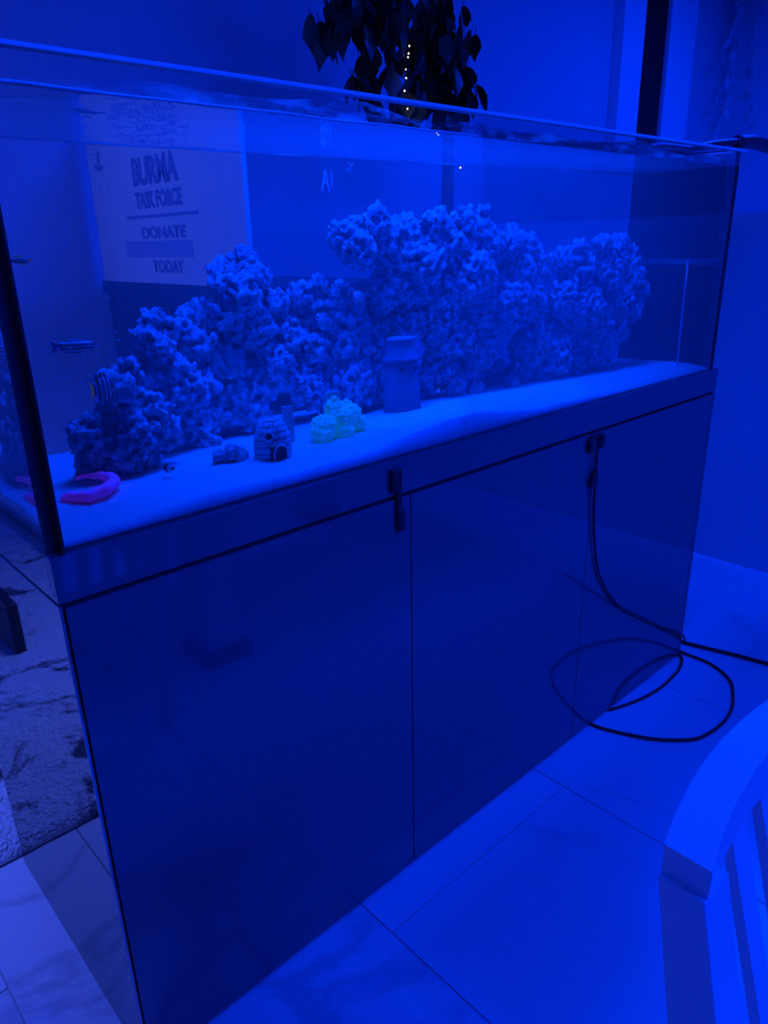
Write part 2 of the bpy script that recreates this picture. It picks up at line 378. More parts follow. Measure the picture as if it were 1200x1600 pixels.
# ================================================================ aquarium
tank = empty('aquarium', (0, 0, ZB), 'long clear acrylic aquarium full of hazy blue water on the dark cabinet', 'aquarium')
def tp(name, lo, hi, mat, bev=0.0, parent=None):
    bm = bmesh.new(); box(bm, (lo[0], lo[1], lo[2] - ZB), (hi[0], hi[1], hi[2] - ZB), bev)
    return obj(name, bm, mat, parent or tank)
T = .018
fp = tp('front_pane', (0, 0, ZB), (L, T - .002, ZT - .0045), M_pane)
bp = tp('back_pane', (0, D - T + .002, ZB), (L, D, ZT - .0045), M_pane)
lp = tp('left_pane', (0, T, ZB), (T - .002, D - T, ZT - .0045), M_pane)
rp = tp('right_pane', (L - .020, T - .002, ZB), (L, D - T, ZW), M_darkpane); rp['label'] = 'end pane painted dark like a mirrored room, with a band across it'  # dark colour stands in for the reflection in this pane
tp('clear_end_strip', (L - .012, T, ZW), (L, D - T, ZT - .0045), M_pane)
tp('ledge', (L - .050, T + .004, 1.174), (L - .020, D - T - .004, 1.190), M_endband, .003, rp)  # added strip imitating the line in the mirrored view
tp('base_pane', (.002, .022, ZB - .014), (L - .002, D - .002, ZB - .001), M_darkpane)
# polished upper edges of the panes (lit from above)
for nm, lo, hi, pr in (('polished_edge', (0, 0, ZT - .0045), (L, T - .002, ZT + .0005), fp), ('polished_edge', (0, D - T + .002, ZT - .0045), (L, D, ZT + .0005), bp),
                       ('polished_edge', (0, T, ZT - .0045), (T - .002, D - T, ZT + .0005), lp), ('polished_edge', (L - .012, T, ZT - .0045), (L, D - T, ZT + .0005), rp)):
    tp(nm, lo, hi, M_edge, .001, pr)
# dark silicone corner seams
for x0, x1 in ((.0015, .0205), (L - .021, L - .0015)):
    for y0, y1 in ((.0165, .0195), (D - .0195, D - .0165)):
        tp('corner_seam', (x0, y0, ZB), (x1, y1, ZT - .001), M_seam)
tp('corner_seam', (.0165, .0015, ZB), (.0195, .0165, ZT - .002), M_seam)
# pale patches imitating reflections above the water line, inside the front and back panes
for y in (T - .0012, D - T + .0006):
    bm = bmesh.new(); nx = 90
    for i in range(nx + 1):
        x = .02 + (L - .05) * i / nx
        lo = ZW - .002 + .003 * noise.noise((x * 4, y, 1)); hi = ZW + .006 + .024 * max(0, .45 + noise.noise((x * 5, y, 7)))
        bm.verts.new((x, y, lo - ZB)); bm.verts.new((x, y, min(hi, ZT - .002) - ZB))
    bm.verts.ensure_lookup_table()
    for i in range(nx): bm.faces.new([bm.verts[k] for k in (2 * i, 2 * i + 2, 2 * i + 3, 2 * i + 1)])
    obj('reflection_patches', bm, M_panerefl, tank)
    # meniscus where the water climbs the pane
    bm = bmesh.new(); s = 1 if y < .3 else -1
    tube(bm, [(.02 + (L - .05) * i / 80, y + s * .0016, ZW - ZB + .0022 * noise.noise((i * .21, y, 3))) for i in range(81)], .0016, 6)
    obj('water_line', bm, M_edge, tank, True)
# water body: closed volume with a gently rippled surface
bm = bmesh.new(); nx, ny = 150, 50
xs = [T - .0005 + (L - .011 - T) * i / nx for i in range(nx + 1)]; ys = [T - .0005 + (D - 2 * T + .001) * j / ny for j in range(ny + 1)]
g = [[bm.verts.new((x, y, ZW - ZB + (.0011 * noise.noise((x * 9, y * 14, 0)) + .0005 * noise.noise((x * 26, y * 30, 5))) * min(1, 8 * min(y - ys[0], ys[-1] - y, x - xs[0], xs[-1] - x) / .1))) for y in ys] for x in xs]
for i in range(nx):
    for j in range(ny): bm.faces.new((g[i][j], g[i + 1][j], g[i + 1][j + 1], g[i][j + 1]))
bot = {}
def bv(i, j):
    if (i, j) not in bot: bot[(i, j)] = bm.verts.new((xs[i], ys[j], .0008))
    return bot[(i, j)]
edge = [(i, 0) for i in range(nx)] + [(nx, j) for j in range(ny)] + [(i, ny) for i in range(nx, 0, -1)] + [(0, j) for j in range(ny, 0, -1)]
for k in range(len(edge)):
    a, b = edge[k], edge[(k + 1) % len(edge)]
    bm.faces.new((bv(*a), bv(*b), g[b[0]][b[1]], g[a[0]][a[1]]))
bm.faces.new([bv(*e) for e in edge])
wat = obj('water', bm, M_water, tank)
# tiny bubbles stuck to the inside of the front pane near the left corner
bm = bmesh.new()
for k in range(230):
    fx = random.choice((.05, .062, .075, .088, .105, .12, .13)) + random.gauss(0, .006)
    ball(bm, (fx, T - .0014, random.uniform(.18, .47)), random.uniform(.0005, .0013), 1)
for k in range(70): ball(bm, (random.uniform(.05, 1.6), T - .0014, random.uniform(.25, .49)), random.uniform(.0004, .0009), 1)
b_ = obj('bubbles', bm, M_bubble, tank); b_['kind'] = 'stuff'
# faint pale strokes on the back pane
bm = bmesh.new()
yb = D - T - .002
for a, b, w in (((.751, 1.349), (.760, 1.387), .0022), ((.760, 1.387), (.768, 1.347), .0022), ((.755, 1.364), (.765, 1.364), .0018), ((.774, 1.388), (.776, 1.356), .0016),
                ((.818, 1.404), (.824, 1.396), .0014), ((.824, 1.396), (.829, 1.401), .0012), ((.822, 1.394), (.820, 1.384), .0012), ((.813, 1.392), (.8145, 1.389), .0022)):
    tube(bm, [(a[0], yb, a[1] - ZB), (b[0], yb, b[1] - ZB)], w, 6)
obj('pale_strokes', bm, M_mark, tank)['kind'] = 'stuff'

# ---- sand bed
FX = [(0, .011), (.022, .011), (.1, .012), (.22, .021), (.385, .017), (.544, .021), (.66, .036), (.71, .042), (.80, .042), (.90, .028), (.988, .018), (1.374, .006), (1.708, .003), (1.9, .003)]
def lerp(t, x):
    for (a, u), (b, v) in zip(t, t[1:]):
        if x <= b: return u + (v - u) * max(0, (x - a)) / (b - a)
    return t[-1][1]
def sand_h(x, y):
    f = lerp(FX, x); mid = .028 if x < 1.0 else .028 - .018 * min(1, (x - 1.0) / .5); back = .016 - .007 * x
    t1 = min(1, max(0, (y - .02) / .13)); t1 = t1 * t1 * (3 - 2 * t1); t2 = min(1, max(0, (y - .25) / .3))
    h = f + (mid - f) * t1; h = h + (back - h) * t2
    return max(.0025, h + .0022 * noise.noise((x * 14, y * 14, 2)) + .0008 * noise.noise((x * 60, y * 60, 4)))
bm = bmesh.new(); nx, ny = 240, 84
x0, x1, y0, y1 = T - .0012, L - .0206, T - .0012, D - T - .0008
g = [[bm.verts.new((x0 + (x1 - x0) * i / nx, y0 + (y1 - y0) * j / ny, ZB + sand_h(x0 + (x1 - x0) * i / nx, y0 + (y1 - y0) * j / ny))) for j in range(ny + 1)] for i in range(nx + 1)]
for i in range(nx):
    for j in range(ny): bm.faces.new((g[i][j], g[i + 1][j], g[i + 1][j + 1], g[i][j + 1]))
low = {}
def skirt(line):
    lowv = [low.setdefault(v, None) or low.__setitem__(v, bm.verts.new((v.co.x, v.co.y, ZB + .0011))) or low[v] for v in line]
    for k in range(len(line) - 1): bm.faces.new((line[k], line[k + 1], lowv[k + 1], lowv[k]))
skirt([g[i][0] for i in range(nx + 1)]); skirt([g[i][ny] for i in range(nx + 1)]); skirt(g[0]); skirt(g[nx])
ring_ = [g[i][0] for i in range(nx + 1)] + [g[nx][j] for j in range(1, ny + 1)] + [g[i][ny] for i in range(nx - 1, -1, -1)] + [g[0][j] for j in range(ny - 1, 0, -1)]
bm.faces.new([low[v] for v in ring_])
sand = obj('sand_bed', bm, M_sand, smooth=True)
tag(sand, 'white sand bed sloping along the bottom of the aquarium', 'sand', kind='stuff')
def on_sand(x, y): return ZB + sand_h(x, y)

ROCKS = {
 'A':[(0.148,0.254,0.987,0.033),(0.192,0.246,0.980,0.044),(0.237,0.264,0.984,0.035),(0.209,0.249,1.083,0.020),(0.189,0.244,1.061,0.022),(0.195,0.264,1.025,0.034),(0.144,0.295,0.951,0.023),(0.184,0.288,0.937,0.026),(0.224,0.286,0.936,0.030),(0.231,0.253,1.021,0.023)],
 'B':[(0.295,0.362,1.143,0.021),(0.269,0.347,1.116,0.019),(0.290,0.340,1.070,0.030),(0.288,0.336,1.105,0.025),(0.324,0.343,1.029,0.037),(0.361,0.386,0.964,0.033),(0.311,0.380,0.962,0.043),(0.376,0.378,1.029,0.019),(0.341,0.378,0.923,0.040),(0.357,0.342,0.925,0.022),(0.314,0.349,1.132,0.016),(0.271,0.368,1.024,0.031)],
 'H':[(0.391,0.434,1.138,0.019),(0.430,0.441,1.140,0.019),(0.446,0.443,1.105,0.029),(0.382,0.395,1.092,0.027),(0.438,0.426,1.051,0.036),(0.494,0.430,1.009,0.042),(0.442,0.420,0.994,0.037),(0.482,0.401,0.954,0.035),(0.412,0.418,0.964,0.032),(0.361,0.395,1.115,0.017)],
 'C':[(0.489,0.426,1.220,0.027),(0.451,0.422,1.201,0.021),(0.501,0.403,1.190,0.030),(0.461,0.388,1.171,0.032),(0.539,0.425,1.146,0.034),(0.446,0.404,1.140,0.028),(0.508,0.423,1.112,0.040),(0.559,0.421,1.085,0.037),(0.532,0.401,1.048,0.035),(0.557,0.395,1.013,0.021),(0.434,0.406,1.193,0.012)],
 'D':[(0.620,0.446,1.158,0.028),(0.656,0.430,1.168,0.023),(0.713,0.438,1.153,0.027),(0.776,0.469,1.126,0.028),(0.664,0.423,1.123,0.036),(0.725,0.423,1.100,0.035),(0.637,0.458,1.112,0.034),(0.801,0.437,1.093,0.026)],
 'G':[(0.630,0.422,1.060,0.036),(0.688,0.418,1.060,0.042),(0.755,0.411,1.035,0.038),(0.662,0.450,0.998,0.043),(0.706,0.402,0.986,0.049),(0.779,0.415,0.973,0.040),(0.599,0.402,0.985,0.034),(0.823,0.428,1.006,0.032),(0.660,0.407,0.957,0.033)],
 'E':[(0.682,0.371,1.261,0.027),(0.725,0.395,1.278,0.023),(0.765,0.369,1.283,0.027),(0.854,0.384,1.265,0.036),(0.800,0.404,1.236,0.040),(0.709,0.356,1.233,0.032),(0.904,0.354,1.280,0.031),(0.992,0.364,1.288,0.027),(1.071,0.396,1.298,0.018),(0.962,0.387,1.239,0.050),(0.867,0.364,1.210,0.051),(1.065,0.370,1.237,0.044),(1.140,0.361,1.242,0.035),(1.208,0.378,1.227,0.030),(1.015,0.353,1.180,0.055),(1.167,0.392,1.173,0.056),(1.265,0.404,1.183,0.035),(0.833,0.407,1.174,0.050),(0.930,0.394,1.131,0.060),(1.055,0.408,1.095,0.059),(1.140,0.351,1.105,0.057),(1.219,0.367,1.114,0.041),(0.866,0.408,1.096,0.044),(0.969,0.397,1.047,0.052),(1.054,0.375,1.019,0.043),(0.799,0.407,1.151,0.037)],
 'I':[(0.970,0.427,0.982,0.048),(0.919,0.439,0.952,0.037),(1.016,0.408,0.957,0.044),(1.251,0.401,1.005,0.056),(1.315,0.417,0.951,0.048),(1.217,0.398,0.940,0.041),(1.331,0.413,1.028,0.047),(1.150,0.448,0.952,0.037)],
 'F':[(1.347,0.390,1.202,0.029),(1.393,0.371,1.215,0.030),(1.484,0.373,1.228,0.030),(1.568,0.380,1.222,0.034),(1.655,0.417,1.185,0.033),(1.403,0.392,1.163,0.049),(1.518,0.387,1.166,0.054),(1.627,0.376,1.137,0.046),(1.735,0.429,1.097,0.028),(1.577,0.395,1.090,0.063),(1.430,0.382,1.084,0.063),(1.636,0.374,1.070,0.041),(1.343,0.373,1.106,0.043),(1.517,0.380,1.021,0.050),(1.407,0.411,1.014,0.049),(1.587,0.379,1.024,0.037)],
 'K':[(1.317,0.372,0.969,0.048),(1.404,0.399,0.941,0.037),(1.256,0.385,0.912,0.029),(1.452,0.430,0.976,0.044),(1.495,0.377,0.949,0.027)],
}
RUBBLE=[ (0.331,0.160,0.949,0.016),(0.312,0.170,0.944,0.012),(0.974,0.360,0.948,0.023),(1.014,0.330,0.951,0.016),(1.542,0.380,0.933,0.021),(1.133,0.330,0.938,0.018) ]
tex1 = bpy.data.textures.new('rock_lumps', 'CLOUDS'); tex1.noise_scale = .045; tex1.noise_depth = 3
tex2 = bpy.data.textures.new('rock_pits', 'VORONOI'); tex2.noise_scale = .017
tex3 = bpy.data.textures.new('rock_crust', 'CLOUDS'); tex3.noise_scale = .012; tex3.noise_depth = 2
tex4 = bpy.data.textures.new('coral_polyps', 'VORONOI'); tex4.noise_scale = .0045
def blob_rock(name, blobs, label, cat, mat=None, voxel=.0042, disp=((tex1, .040), (tex2, .016), (tex3, .026)), group=None):
    """overlapping lumps fused by a voxel remesh and then eroded by displacement"""
    cx = sum(b[0] for b in blobs) / len(blobs); cy = sum(b[1] for b in blobs) / len(blobs); cz = min(b[2] - b[3] for b in blobs)
    rnd = random.Random(name + label); bm = bmesh.new()
    for x, y, z, r in blobs:
        ball(bm, (x - cx, y - cy, z - cz), r, 2, (1.08, 1.15, 1))
        for k in range(9):      # knobs standing out of each lump
            d = Vector((rnd.gauss(0, 1), rnd.gauss(0, 1), rnd.gauss(.25, 1))).normalized()
            ball(bm, Vector((x - cx, y - cy, z - cz)) + d * r * rnd.uniform(.75, 1.0), r * rnd.uniform(.22, .42), 1)
    o = obj(name, bm, mat or M_rock, None, True, (cx, cy, cz))
    m = o.modifiers.new('fuse', 'REMESH'); m.mode = 'VOXEL'; m.voxel_size = voxel; m.use_smooth_shade = True
    for t, s in disp:
        d = o.modifiers.new('erode', 'DISPLACE'); d.texture = t; d.strength = s; d.mid_level = .5; d.texture_coords = 'GLOBAL'
    return tag(o, label, cat, group)
RL = {'A': 'pale lumpy boulder of live rock, frontmost at the left end of the reef', 'B': 'leaning slab of live rock directly behind the leftmost boulder',
      'H': 'shaded block of live rock behind the domed hut, under the left peak', 'C': 'peaked live rock with a knobbly crown left of the reef gap',
      'D': 'flat-topped ledge of live rock joining the left peak to the big arch', 'G': 'dark cluster of live rock behind the green coral and tower',
      'E': 'largest live rock, a broad knobbly arch across the middle of the reef', 'I': 'shaded pillar rock holding up the broad arch from below',
      'F': 'rightmost live rock, a rounded knobbly mass near the dark end pane', 'K': 'low live rock under the rightmost mass, resting on the sand'}
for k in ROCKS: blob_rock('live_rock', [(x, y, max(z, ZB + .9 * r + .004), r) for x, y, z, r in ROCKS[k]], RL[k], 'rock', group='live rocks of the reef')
rub_l = ('grey rubble lump left of the domed hut', 'smaller rubble lump beside the leaning slab base', 'rubble lump right of the tower, larger of two', 'rubble lump right of the tower, smaller of two',
         'rubble lump on the sand under the rightmost reef rock', 'rubble lump on the sand below the broad arch')
for (x, y, z, r), lb in zip(RUBBLE, rub_l):
    zz = on_sand(x, y) + r * .75
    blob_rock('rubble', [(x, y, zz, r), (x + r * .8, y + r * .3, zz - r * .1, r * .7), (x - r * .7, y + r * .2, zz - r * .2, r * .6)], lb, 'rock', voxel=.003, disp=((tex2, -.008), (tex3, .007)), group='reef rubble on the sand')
# ---- green coral
cor = [(0.511,0.170,0.951,0.020),(0.552,0.180,0.957,0.023),(0.582,0.190,0.957,0.020),(0.547,0.190,0.977,0.016),(0.595,0.180,0.947,0.013),(0.504,0.150,0.941,0.012),(0.551,0.160,0.938,0.016),(0.581,0.200,0.977,0.009),(0.492,0.160,0.949,0.010)]
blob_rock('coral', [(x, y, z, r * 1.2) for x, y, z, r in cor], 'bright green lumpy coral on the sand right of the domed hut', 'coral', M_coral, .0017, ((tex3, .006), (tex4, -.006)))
# ---- pink ring ornament
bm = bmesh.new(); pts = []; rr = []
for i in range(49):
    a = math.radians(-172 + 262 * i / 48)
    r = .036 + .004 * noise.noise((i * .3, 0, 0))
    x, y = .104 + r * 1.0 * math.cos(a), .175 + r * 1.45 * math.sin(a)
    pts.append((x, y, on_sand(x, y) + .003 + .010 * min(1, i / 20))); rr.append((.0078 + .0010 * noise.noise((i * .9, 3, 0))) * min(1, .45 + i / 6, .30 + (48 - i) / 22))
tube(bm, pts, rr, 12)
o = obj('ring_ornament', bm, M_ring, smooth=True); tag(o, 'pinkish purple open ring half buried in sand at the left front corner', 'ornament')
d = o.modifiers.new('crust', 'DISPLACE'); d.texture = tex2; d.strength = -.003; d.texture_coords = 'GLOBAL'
# ---- domed hut ornament: blocks in courses over a dark core
def dome_r(z): return .0385 * math.sqrt(max(0, 1 - max(0, (z - .014) / .0665) ** 2.1)) * (1 if z > .014 else .955 + .045 * z / .014)
hx, hy = .394, .140; hz = on_sand(hx, hy) - .003
hut = empty('domed_hut', (hx, hy, hz), 'pale domed hut ornament of grooved blocks with round window and arched doorway', 'ornament')
bm = bmesh.new(); lathe(bm, [(0, 0)] + [(dome_r(.079 * i / 16) - .0022, .079 * i / 16) for i in range(16)] + [(0, .0785)], n=40); obj('core', bm, M_joint, hut, True)
rows = [0, .013, .026, .0385, .0505, .0615, .0715, .0788]
door_a, win_a = math.radians(-90), math.radians(-126)
def adiff(a, b): return (a - b + math.pi) % (2 * math.pi) - math.pi
for ri in range(7):
    za, zb = rows[ri] + .0007, rows[ri + 1] - .0007
    nb = (13, 13, 12, 11, 9, 7, 4)[ri]; o0 = random.uniform(0, 1)
    for k in range(nb):
        a0 = 2 * math.pi * (k + o0) / nb; a1 = a0 + 2 * math.pi / nb
        am = (a0 + a1) / 2; gm = .0009 / max(.006, dome_r((za + zb) / 2))
        if ri < 2 and abs(adiff(am, door_a)) < .42: continue
        if ri in (3,) and abs(adiff(am, win_a)) < .22: continue
        bm = bmesh.new(); p = random.uniform(0, .0012); V = {}
        for ia in range(4):
            a = a0 + gm + (a1 - a0 - 2 * gm) * ia / 3
            for iz, z in enumerate((za, (za + zb) / 2, zb)):
                for io in (0, 1):
                    r = max(.0008, dome_r(z) + (p + .0006 if io else -.004) - (.0008 if io and iz != 1 else 0))
                    V[ia, iz, io] = bm.verts.new((r * math.cos(a), r * math.sin(a), z))
        for ia in range(3):
            for iz in range(2):
                bm.faces.new((V[ia, iz, 1], V[ia + 1, iz, 1], V[ia + 1, iz + 1, 1], V[ia, iz + 1, 1]))
        for ia in range(3):
            for iz in (0, 2): bm.faces.new((V[ia, iz, 0], V[ia + 1, iz, 0], V[ia + 1, iz, 1], V[ia, iz, 1]))
        for iz in range(2):
            for ia in (0, 3): bm.faces.new((V[ia, iz, 0], V[ia, iz + 1, 0], V[ia, iz + 1, 1], V[ia, iz, 1]))
        obj('block', bm, M_orn, hut)
def on_dome(a, z, e): r = dome_r(z) + e; return Vector((r * math.cos(a), r * math.sin(a), z))
def dome_outline(ac, zc, ra, rz, e, arch=False, n=24):
    out = []
    if arch:
        for i in range(n + 1):
            t = math.pi * i / n; out.append((ac - ra * math.cos(t), zc + rz * math.sin(t)))
        out = [(ac - ra, .001)] + out + [(ac + ra, .001)]
    else: out = [(ac + ra * math.cos(2 * math.pi * i / n), zc + rz * math.sin(2 * math.pi * i / n)) for i in range(n)]
    return [on_dome(a, z, e) for a, z in out]
bm = bmesh.new(); tube(bm, dome_outline(door_a,   .012, .37, .016, .0020, True), .0021, 8); obj('doorway_arch', bm, M_orn, hut, True)
bm = bmesh.new(); tube(bm, dome_outline(win_a, .0465, .24, .0080, .0016), .0019, 8, closed=True); obj('window_ring', bm, M_orn, hut, True)
for nm, ol, c in (('doorway', dome_outline(door_a, .012, .33, .014, .0004, True), on_dome(door_a, .012, .0004)), ('window', dome_outline(win_a, .0465, .21, .0065, .0012), on_dome(win_a, .0465, .0012))):
    bm = bmesh.new(); cv = bm.verts.new(c); vs = [bm.verts.new(p) for p in ol]
    for i in range(len(vs)): bm.faces.new((cv, vs[i], vs[(i + 1) % len(vs)]))
    o = obj(nm, bm, M_hole, hut); s_ = o.modifiers.new('s', 'SOLIDIFY'); s_.thickness = .002
hut.scale = (.84, .84, .84)
# ---- plain round tower ornament
tx, ty = .775, .30; tz = on_sand(tx, ty) - .004
tow = empty('tower_ornament', (tx, ty, tz), 'plain dark round tower ornament with a drum top behind the green coral', 'ornament')
bm = bmesh.new(); lathe(bm, [(0, 0), (.043, 0), (.042, .03), (.038, .07), (.0365, .105), (0, .106)], n=36); obj('tower_body', bm, M_tower, tow, True)
bm = bmesh.new(); lathe(bm, [(0, .104), (.040, .104), (.0415, .107), (.0405, .110), (.0345, .111), (.0325, .140), (.0335, .143), (.0335, .147), (.031, .148), (0, .148)], n=36); obj('drum_top', bm, M_tower, tow, True)
def tower_spot(nm, a, z, r, ring=True):
    c = Vector((.0395 * math.cos(a), .0395 * math.sin(a), z)); u = Vector((-math.sin(a), math.cos(a), 0)); w = Vector((0, 0, 1))
    bm = bmesh.new(); nrm = Vector((math.cos(a), math.sin(a), 0))
    ps = [c + u * r * math.cos(2 * math.pi * i / 20) + w * r * math.sin(2 * math.pi * i / 20) for i in range(20)]
    A = [bm.verts.new(p + nrm * .0008) for p in ps]; B = [bm.verts.new(p - nrm * .006) for p in ps]
    bm.faces.new(A); bm.faces.new(B[::-1])
    for i in range(20): bm.faces.new((A[i], B[i], B[(i + 1) % 20], A[(i + 1) % 20]))
    h = obj(nm, bm, M_hole, tow)
    bm = bmesh.new(); tube(bm, [p + nrm * .0006 for p in ps], .0016, 6, closed=True); obj('stone_ring', bm, M_tower, h, True)
tower_spot('round_window', math.radians(-118), .089, .0085); tower_spot('round_window', math.radians(-72), .089, .0085); tower_spot('low_opening', math.radians(-92), .022, .013)
# ---- frag plates, wand
for nm, x, y, w, z0, z1, rz, lb in (('frag_plate', .562, .225, .034, .925, 1.004, .1, 'small pale square plate standing behind the green coral'), ('frag_plate', .462, .215, .020, .925, .994, -.3, 'small narrow dull plate standing behind the domed hut')):
    bm = bmesh.new(); box(bm, (-w / 2, -.003, 0), (w / 2, .003, z1 - z0), .001); o = obj(nm, bm, M_plate, None, False, (x, y, z0)); o.rotation_euler = (0, 0, rz)
    tag(o, lb, 'plate', 'plates behind the ornaments')
bm = bmesh.new(); tube(bm, [(0, 0, 0), (-.001, 0, .10), (-.003, 0, .20), (-.004, 0, .272)], .0042, 10); ball(bm, (-.004, 0, .274), .005, 2)
o = obj('wand', bm, M_wand, None, True, (1.707, .15, on_sand(1.707, .15) - .005)); tag(o, 'thin pale stick standing upright in the sand at the right end', 'stick')

# ---- fish
def fish(name, loc, ln, ht, th, mat, finmat, label, rotz=0, roty=0, tall=False, tailmat=None):
    r = empty(name, loc, label, 'fish'); r.rotation_euler = (0, roty, rotz)
    bm = bmesh.new(); n, m = 18, 14; rings = []
    for i in range(n + 1):
        t = i / n; x = (t - .5) * ln
        pr = (math.sin(math.pi * min(1, t * .93 + .07) ** (.8 if not tall else 1.0))) ** (.75 if not tall else .62)
        if t < .12: pr = max(pr, .30 - t * .3)
        if t > .97: pr = max(pr * .7, .1)
        h = ht / 2 * max(.08, pr); w = th / 2 * max(.08, pr)
        rings.append([bm.verts.new((x, w * math.cos(2 * math.pi * k / m), h * math.sin(2 * math.pi * k / m))) for k in range(m)])
    for A, B in zip(rings, rings[1:]):
        for k in range(m): bm.faces.new((A[k], A[(k + 1) % m], B[(k + 1) % m], B[k]))
    bm.faces.new(rings[0][::-1]); bm.faces.new(rings[-1])
    obj('body', bm, mat, r, True)
    def fin(nm, outline, mt=None, thick=.0007):
        bm = bmesh.new(); prism(bm, outline, lambda u, v, k: Vector((u, (k - .5) * thick, v))); obj(nm, bm, mt or finmat, r)
    fin('tail_fin', [(-ln * .47, ht * .12), (-ln * .70, ht * .42), (-ln * .64, 0), (-ln * .70, -ht * .42), (-ln * .47, -ht * .12)], tailmat)
    k = .62 if tall else .62
    if not tall and ht > .012: ht *= .72
    fin('dorsal_fin', [(ln * .22, ht * .36), (ln * .05, ht * (k + .10)), (-ln * .25, ht * k), (-ln * .40, ht * .3), (-ln * .2, ht * .3)], mat if tall else None)
    fin('anal_fin', [(ln * .05, -ht * .36), (-ln * .1, -ht * (k + .08)), (-ln * .28, -ht * k), (-ln * .40, -ht * .3), (-ln * .2, -ht * .3)], mat if tall else None)
    for s in (-1, 1):
        bm = bmesh.new(); ball(bm, (ln * .36, s * th * .33, ht * .12), ht * .07 + .0004, 2); obj('eye', bm, M_dark, r, True)
        bm = bmesh.new(); prism(bm, [(ln * .18, -ht * .05), (ln * .02, -ht * .22), (ln * .04, -ht * .02)], lambda u, v, k: Vector((u, s * (th * .48 + (k - .5) * .0006), v))); obj('side_fin', bm, finmat, r)
    return r
fish('striped_fish', (.131, .20, 1.129), .053, .0185, .011, M_fishlong, M_fin, 'slim fish with lengthwise dark and white stripes swimming at the left', rotz=.05, roty=.05)
fish('banded_fish', (.156, .198, 1.068), .033, .033, .010, M_fishtall, M_fishtall, 'dark deep-bodied fish with white upright bars above the left boulder', rotz=.25, tall=True, tailmat=M_finy)
fish('clownfish', (.218, .150, .947), .022, .011, .007, M_clown, M_clown, 'tiny dark and white fish just above the sand near the ring', rotz=-1.1)
fish('plain_fish', (.098, .30, 1.238), .026, .009, .006, M_fishplain, M_finy, 'dull yellowish fish half hidden by the left corner of the tank', rotz=math.pi - .1)

# ================================================================ cabinet
cab = empty('cabinet', (0, 0, 0), 'glossy dark cabinet with three doors carrying the aquarium', 'cabinet')
def cp(name, lo, hi, mat, bev=.0012, parent=None):
    bm = bmesh.new(); box(bm, lo, hi, bev); return obj(name, bm, mat, parent or cab)
cp('carcass', (.006, .024, .0), (L - .018, .594, ZB - .016), M_dark, 0)
cp('side_panel', (.0, .003, .0), (.005, D, ZB - .0645), M_side)
cp('side_panel', (L - .016, .0, .0), (L, D, ZB - .0645), M_acryl)
fas = cp('fascia', (.0, .0, .8435), (L, .020, ZB), M_acryl)
cp('upper_side_panel', (.0, .020, .8435), (.016, D, ZB), M_side)
cp('upper_side_panel', (L - .016, .020, .8435), (L, D, ZB), M_acryl)
s1, s2 = .604, 1.193
for a, b in ((.0066, s1 - .0011), (s1 + .0011, s2 - .0011), (s2 + .0011, L - .0185)):
    cp('door', (a, .0, .0105), (b, .020, .8365), M_acryl, .001)
def latch(name, pads, strap):
    bm = bmesh.new()
    x0, x1, z0, z1 = strap; box(bm, (x0, -.0065, z0), (x1, -.0015, z1), .0015)
    s = obj('latch', bm, M_dark, cab)
    for x0, x1, z0, z1 in pads:
        bm = bmesh.new(); box(bm, (x0, -.010, z0), (x1, -.0002, z1), .004, 3); obj('pad', bm, M_dark, s, True)
latch('latch', ((.553, .577, .851, .893), (.566, .583, .778, .820)), (.566, .578, .80, .87))
latch('latch', ((1.157, 1.173, .797, .829), (1.203, 1.221, .800, .833)), (1.165, 1.212, .826, .834))
# ---- cables
def cable(name, pts, r, label, n=8, cat='cable', extra=None):
    bm = bmesh.new(); tube(bm, spline(pts, 8), r, n); o = obj(name, bm, M_cable, None, True); tag(o, label, cat); return o
cable('cable', [(1.845, .22, .006), (1.825, .06, .006), (1.812, -.004, .006), (1.808, -.093, .006), (1.765, -.168, .006), (1.703, -.206, .006), (1.628, -.235, .006), (1.551, -.246, .006), (1.475, -.240, .006), (1.416, -.22, .006), (1.347, -.149, .006),
      (1.304, -.061, .005), (1.289, -.014, .0048), (1.295, .012, .0048), (1.330, .017, .0048), (1.372, .010, .0046), (1.393, -.006, .0046), (1.486, -.035, .0046), (1.575, -.047, .0046), (1.658, -.045, .0046), (1.724, -.036, .0046), (1.785, -.010, .0046), (1.83, .06, .0046), (1.86, .2, .0046)],
      .0042, 'black cable lying in a loose loop on the tiles in front of the cabinet')
cable('power_cable', [(1.90, .55, .007), (1.862, .20, .007), (1.868, .05, .007), (1.885, -.03, .007), (1.91, -.12, .007), (1.931, -.217, .007), (1.96, -.36, .007), (2.05, -.6, .007)], .0058, 'thicker black cable running from the right end of the cabinet along the floor')
o = cable('cord', [(1.190, -.012, .822), (1.191, -.008, .78), (1.192, -.009, .733), (1.205, -.006, .62), (1.236, -.006, .50), (1.285, -.006, .42), (1.37, -.006, .335), (1.502, -.006, .247), (1.64, -.006, .165), (1.76, -.007, .10), (1.806, -.004, .05), (1.835, .05, .012), (1.85, .12, .006)],
      .0030, 'thin dark cord hanging from the right latch across the cabinet front', cat='cord')
bm = bmesh.new(); prism(bm, [(1.192, .752), (1.197, .735), (1.195, .71), (1.180, .715), (1.170, .726)], lambda u, v, k: Vector((u, -.0125 + .009 * k, v))); obj('clip', bm, M_dark, o)

